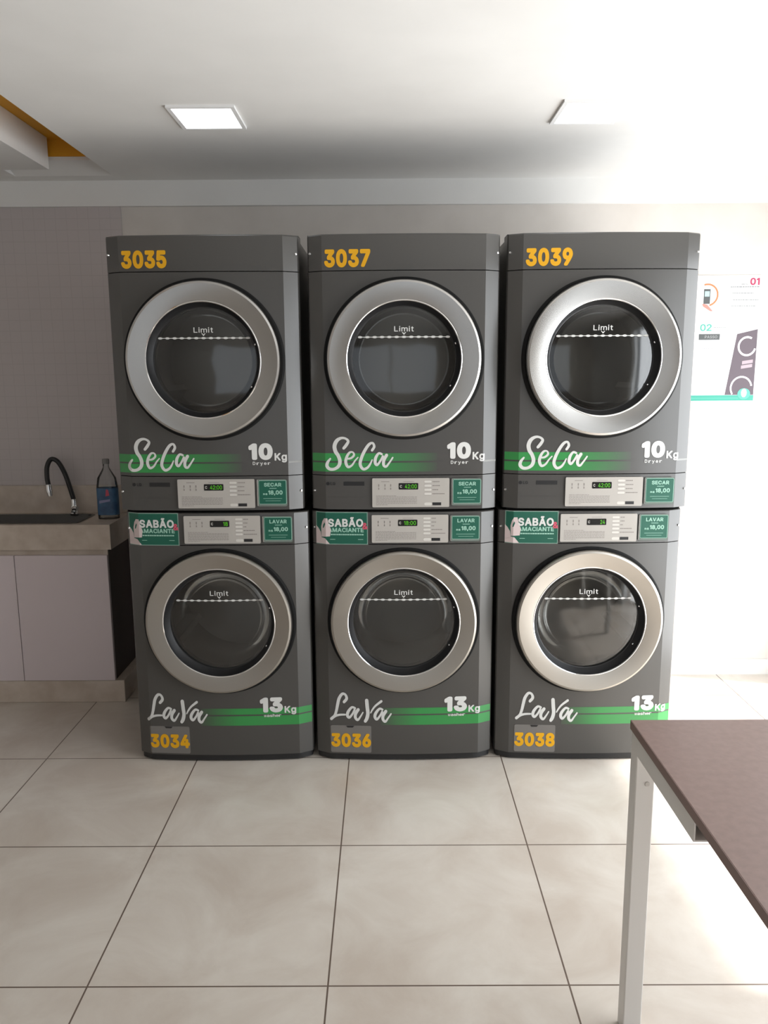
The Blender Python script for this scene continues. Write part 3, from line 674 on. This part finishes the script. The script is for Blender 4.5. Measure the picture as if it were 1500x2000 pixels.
UX = (-.650, .067, .778); LX = (-.634, .064, .764)
dryer(UX[0], '3035', 'charcoal front-loading dryer numbered 3035, stacked above washer 3034', dict(n=0, s=-.012, c=-.01))
dryer(UX[1], '3037', 'charcoal front-loading dryer numbered 3037, middle of the top row', dict())
dryer(UX[2], '3039', 'charcoal front-loading dryer numbered 3039, top row beside the poster', dict(s=.0, c=.0))
washer(LX[0], '3034', 'charcoal front-loading washing machine numbered 3034, beside the sink cabinet', '18', dict(s=-.016, c=-.016, h=-.010, b=-.006))
washer(LX[1], '3036', 'charcoal front-loading washing machine numbered 3036, middle of the bottom row', '18:00', dict())
washer(LX[2], '3038', 'charcoal front-loading washing machine numbered 3038, partly behind the table corner', '24', dict(s=.02, c=.024, h=.016, b=.008))

# ------------------------------------------------------------------ ceiling lamps
M_lampf = mat('white_lamp_frame', (.8, .8, .8), .4)
M_lamp = mat('lit_diffuser', (1, 1, 1), .5, emit=(.93, .96, 1), es=6)
for (x, y, lb) in ((-.598, 2.905, 'square LED ceiling panel above the left stack, glaring white'), (.690, 2.875, 'square LED ceiling panel on the right, washed out by daylight')):
    t = thing('ceiling_lamp', lb, 'ceiling light', (x, y, HC), 'square ceiling panels')
    c = MB()
    for a, b, cc, d in ((-.112, .112, -.122, -.108), (-.112, .112, .108, .122), (-.112, -.098, -.108, .108), (.098, .112, -.108, .108)): c.box(a, b, cc, d, -.008, 0)
    c.build('frame', M_lampf, t)
    MB().box(-.098, .098, -.108, .108, -.006, -.001).build('diffuser', M_lamp, t)

# ------------------------------------------------------------------ sink corner
M_granite = mottled('beige_granite', (.50, .42, .35), (.60, .52, .45), 14, .3, .5)
M_lilac = mat('white_laminate', (.67, .59, .61), .4)
M_brown = mat('dark_brown_laminate', (.045, .025, .02), .5)
M_sink = mat('sink_steel', (.06, .058, .056), .3, .9)
CX = -1.232; CF = 3.50; CZ = .841
sx0, sx1, sy0, sy1 = -2.10, -1.395, 3.545, 3.765
t = thing('counter', 'beige granite counter with a deep front edge, holding the sink basin', 'counter', (0, 0, 0))
c = MB(); c.box(XL + .9, sx0, CF, WY - .008, CZ - .03, CZ); c.box(sx1, CX, CF, WY - .008, CZ - .03, CZ); c.box(sx0, sx1, CF, sy0, CZ - .03, CZ); c.box(sx0, sx1, sy1, WY - .008, CZ - .03, CZ)
c.box(XL + .9, CX, CF, CF + .02, CZ - .113, CZ - .03); c.box(CX - .02, CX, CF + .02, WY - .008, CZ - .113, CZ - .03)
c.build('worktop', M_granite, t)
tag(MB().box(XL + .9, CX, WY - .028, WY - .0085, CZ + .0005, CZ + .135, .002).build('backsplash', M_granite), 'low beige granite backsplash upright against the tiled wall behind the faucet', 'backsplash')
t = thing('sink_basin', 'dark steel basin set into the granite counter', 'sink', ((sx0 + sx1) / 2, (sy0 + sy1) / 2, CZ))
a, b = (sx1 - sx0) / 2, (sy1 - sy0) / 2
v = []
for (ia, z) in ((-.012, .002), (0, .002), (.004, -.01), (.03, -.14)):
    for p in rrect(-a + ia, a - ia, -b + ia, b - ia, .035, 5): v.append((p[0], p[1], z))
n = len(v) // 4
f = [(k * n + i, k * n + (i + 1) % n, (k + 1) * n + (i + 1) % n, (k + 1) * n + i) for k in range(3) for i in range(n)] + [tuple(3 * n + i for i in range(n))]
obj('bowl', v, f, M_sink, t, True)
MB().lathe([(.0001, -.137), (.025, -.137), (.03, -.139)], axis='Z', n=20).build('drain', M_chrome, t, True)
KX = -1.255; KZ0 = .108
t = thing('sink_cabinet', 'white-doored base cabinet with dark brown sides under the granite counter', 'cabinet', (0, 0, 0))
MB().box(KX - .018, KX, CF + .028, WY - .02, KZ0, CZ - .113).build('side_panel', M_brown, t)
MB().box(XL + .9, XL + .918, CF + .028, WY - .02, KZ0, CZ - .113).build('side_panel', M_brown, t)
MB().box(XL + .918, KX - .018, CF + .028, WY - .02, KZ0, KZ0 + .018).build('bottom_panel', M_brown, t)
for x0, x1 in ((XL + .9, -1.676), (-1.673, KX)):
    MB().box(x0, x1, CF + .008, CF + .028, KZ0 + (.0 if x1 == KX else -.0), .700, .0015).build('door', M_lilac, t)
MB().box(XL + .9, KX, CF + .020, CF + .03, .700, CZ - .113).build('grip_rail', M_granite, t)
tag(MB().box(XL + .9, -1.215, CF + .012, WY - .012, 0, KZ0 - .002, .003).build('cabinet_plinth', M_granite), 'beige granite plinth under the sink cabinet, on the floor', 'plinth')

M_hose = mat('black_hose', (.012, .011, .011), .35)
t = thing('faucet', 'faucet with black flexible spout and chrome body behind the basin', 'faucet', (-1.49, 3.772, CZ))
MB().lathe([(.0001, 0), (.024, 0), (.024, .006), (.017, .012), (.017, .035), (.012, .045), (.012, .075), (.0001, .078)], axis='Z', n=20).build('body', M_chrome, t, True)
c = MB(); c.tube([(.0, -.01, .028), (.012, -.03, .034), (.03, -.04, .036)], [.012, .012, .010]); c.build('handle', M_chrome, t, True)
pts = catmull([(0, 0, .070), (-.012, -.005, .13), (-.03, -.01, .20), (-.055, -.018, .255), (-.082, -.028, .268), (-.098, -.04, .235), (-.098, -.05, .185), (-.092, -.055, .150)], 6)
MB().tube(pts, .011).build('flexible_spout', M_hose, t, True)
MB().tube([(-.092, -.055, .152), (-.090, -.057, .125), (-.086, -.058, .098)], [.012, .014, .011]).build('spout_head', M_chrome, t, True)

M_blue = mottled('blue_label', (.03, .075, .16), (.05, .13, .24), 25, .4)
t = thing('detergent_bottle', 'clear plastic bottle with blue label at the counter end', 'bottle', (-1.287, 3.66, CZ))
v = []
prof = [(.0, .045, .028), (.002, .048, .030), (.15, .048, .030), (.19, .042, .027), (.225, .020, .018), (.24, .013, .013), (.258, .013, .013)]
N = 28
for z, rx, ry in prof:
    for k in range(N):
        a = 2 * math.pi * k / N; v.append((rx * math.copysign(abs(math.cos(a)) ** .8, math.cos(a)), ry * math.copysign(abs(math.sin(a)) ** .8, math.sin(a)), z))
f = [(r_ * N + k, r_ * N + (k + 1) % N, (r_ + 1) * N + (k + 1) % N, (r_ + 1) * N + k) for r_ in range(len(prof) - 1) for k in range(N)] + [tuple(range(N))]
obj('shell', v, f, M_clear, t, True)
MB().lathe([(.0001, .278), (.014, .278), (.016, .274), (.016, .255), (.0001, .255)], axis='Z', n=20).build('cap', mat('grey_cap', (.2, .19, .18), .4), t, True)
v = []
for z in (.02, .145):
    for k in range(N):
        a = 2 * math.pi * k / N; v.append((.0488 * math.copysign(abs(math.cos(a)) ** .8, math.cos(a)), .0308 * math.copysign(abs(math.sin(a)) ** .8, math.sin(a)), z))
lb = obj('label_wrap', v, [(k, (k + 1) % N, N + (k + 1) % N, N + k) for k in range(N)], M_blue, t, True)
obj('red_mark', [(.0, -.0318, .108), (.018, -.0318, .112), (.014, -.0318, .138), (.004, -.0318, .140)], [(0, 1, 2, 3)], M_pink, lb)
obj('pale_mark', [(-.03, -.0318, .075), (.02, -.0315, .085), (.02, -.0315, .095), (-.03, -.0318, .088)], [(0, 1, 2, 3)], mat('lilac_print', (.25, .25, .42), .5), lb)

# ------------------------------------------------------------------ instruction poster
M_paper = mat('white_poster', (.80, .80, .80), .5)
M_teal = mat('teal_print', (.03, .30, .22), .5); M_rose = mat('rose_print', (.38, .02, .08), .5); M_oran = mat('orange_print', (.5, .17, .06), .5)
M_mach = mat('plum_grey_print', (.085, .06, .075), .5); M_greyp = mat('grey_ink', (.06, .065, .065), .5); M_mint = mat('mint_print', (.07, .36, .28), .5)
PY = WY - .006
t = thing('instruction_poster', 'white instruction poster with steps 01 and 02 and a teal bottom band', 'poster', (0, PY, 0))
px0, px1, pz0, pz1 = 1.335, 1.736, 1.358, 1.932
MB().box(px0, px1, 0, .005, pz0, pz1).build('sheet', M_paper, t)
def pp(polys, m, name, k=1):
    mb = MB()
    for p in polys: mb.add([(x, -.0004 * k, z) for x, z in p], [tuple(range(len(p)))])
    return mb.build(name, m, t)
def arc(cx, cz, r, w_, a0, a1, sx=1, n=24):
    o = []
    for k in range(n):
        A, B = [math.radians(a0 + (a1 - a0) * q / n) for q in (k, k + 1)]
        o.append([(cx + sx * r * math.cos(A), cz + r * math.sin(A)), (cx + sx * r * math.cos(B), cz + r * math.sin(B)),
                  (cx + sx * (r - w_) * math.cos(B), cz + (r - w_) * math.sin(B)), (cx + sx * (r - w_) * math.cos(A), cz + (r - w_) * math.sin(A))])
    return o
pp([rect(px0, px1, 1.360, 1.386)], M_teal, 'bottom_band')
pp([rect(px0, px0 + .33, 1.371, 1.374)], M_mint, 'band_print', 2)
flat = lambda x: 0
text([('01', 1.684, 1.728, 1.888, 1.921, .03)], 'step_one_number', M_rose, t, .0008, flat)
text([('PASSO', 1.646, 1.678, 1.889, 1.896, .01)], 'step_word', M_greyp, t, .0008, flat)
text([('02', 1.466, 1.520, 1.682, 1.714, .02)], 'step_two_number', M_mint, t, .0008, flat)
ps = []
for z, a, b, th in ((1.879, 1.595, 1.728, .004), (1.851, 1.606, 1.705, .003), (1.821, 1.610, 1.728, .003), (1.793, 1.602, 1.716, .003), (1.697, 1.528, 1.585, .0025),
                    (1.622, 1.478, 1.565, .0018), (1.612, 1.484, 1.550, .0018), (1.602, 1.478, 1.545, .0018), (1.497, 1.47, 1.51, .0015), (1.466, 1.46, 1.55, .0012)):
    x = a
    while x < b - .003: q = random.uniform(.004, .014); ps.append(rect(x, min(x + q, b), z, z + th)); x += q + .002
pp(ps, mat('pale_grey_ink', (.16, .17, .17), .5), 'printed_lines')
pp(arc(1.490, 1.845, .052, .008, -75, 110), M_oran, 'orange_circle')
pp([rect(1.474, 1.504, 1.805, 1.872)], M_greyp, 'card_machine'); pp([rect(1.478, 1.500, 1.838, 1.862)], mat('pale_screen', (.35, .5, .52), .5), 'card_machine_screen', 2)
pp([[(1.468, 1.806), (1.492, 1.802), (1.520, 1.772), (1.508, 1.772), (1.474, 1.793)]], mat('salmon_print', (.75, .2, .16), .5), 'hand_print', 3)
pp([rect(1.462, 1.560, 1.642, 1.669)], M_greyp, 'dark_box')
text([('PASSO', 1.490, 1.548, 1.649, 1.662, .01)], 'dark_box_lettering', mat('mid_grey_ink', (.3, .3, .3), .5), t, .0008, flat)
pp([[(1.600, 1.387), (px1 - .001, 1.387), (px1 - .001, 1.690), (1.640, 1.668)]], M_mach, 'machine_print')
pp(arc(1.690, 1.612, .046, .009, 60, 345, .95) , mat('white_print', (.85, .82, .84), .5), 'machine_print_ring', 2)
pp(arc(1.675, 1.420, .055, .008, 10, 215, .95), mat('white_print', (.85, .82, .84), .5), 'machine_print_lower_ring', 2)
pp([[(1.672, 1.528), (1.722, 1.536), (1.722, 1.551), (1.672, 1.544)], [(1.668, 1.508), (1.720, 1.516), (1.720, 1.531), (1.668, 1.523)]], mat('pale_plum_print', (.36, .28, .31), .5), 'machine_print_panel', 2)
pp([[(1.690 + .030 * math.cos(a * math.pi / 12), 1.392 + .026 * math.sin(a * math.pi / 12)) for a in range(24)]], M_mint, 'badge', 3)
pp([[(1.690 + .013 * math.cos(a * math.pi / 12), 1.396 + .020 * math.sin(a * math.pi / 12)) for a in range(24)]], M_paper, 'badge_bottle', 4)

# ------------------------------------------------------------------ table
M_top = mottled('brown_rose_laminate', (.185, .118, .102), (.215, .138, .12), 60, .33, .5)
M_edge = mat('brown_edge_band', (.19, .12, .105), .5)
M_leg = mat('pale_grey_painted_steel', (.66, .64, .61), .4, .0)
TX, TY, TZ = .533, 1.652, .750; TW, TL = .80, 1.25
t = thing('table', 'brown laminate table with pale grey square steel legs, corner in the foreground', 'table', (TX, TY, 0))
MB().box(.001, TW, -TL, -.001, TZ - .0185, TZ, .0008).build('tabletop', M_top, t)
c = MB(); c.box(0, .001, -TL, 0, TZ - .02, TZ - .0004); c.box(0, TW, -.001, 0, TZ - .02, TZ - .0004); c.build('edge_band', M_edge, t)
for x in (.003, TW - .045):
    for y in (-.044, -TL + .003):
        l = MB().box(x, x + .042, y, y + .041, 0, TZ - .02, .0025).build('leg', M_leg, t)
        if x < .1 and y > -.1: MB().lathe([(.0001, -.0015), (.005, -.0015), (.006, .001)], (x + .026, y, .622), n=14).build('screw', M_drum, l, True)
def square_tube(x, y0, y1):
    w_, th = .042, .003; z0 = TZ - .02 - w_
    o = [(x, z0), (x + w_, z0), (x + w_, z0 + w_), (x, z0 + w_)]; i_ = [(x + th, z0 + th), (x + w_ - th, z0 + th), (x + w_ - th, z0 + w_ - th), (x + th, z0 + w_ - th)]
    v = [(a, y, b) for y in (y0, y1) for a, b in o + i_]
    f = []
    for k in range(4):
        j = (k + 1) % 4
        f += [(k, j, 8 + j, 8 + k), (4 + k, 12 + k, 12 + j, 4 + j), (k, 4 + k, 4 + j, j), (8 + k, 8 + j, 12 + j, 12 + k)]
    return v, f
for x in (.003, TW - .045):
    for a, b in ((-.365, -.044), (-TL + .044, -TL + .365)):
        v, f = square_tube(x, a, b); obj('rail', v, f, M_leg, t)
c = MB(); c.box(.045, TW - .045, -.042, -.003, TZ - .062, TZ - .02); c.box(.045, TW - .045, -TL + .003, -TL + .042, TZ - .062, TZ - .02); c.build('cross_rail', M_leg, t)
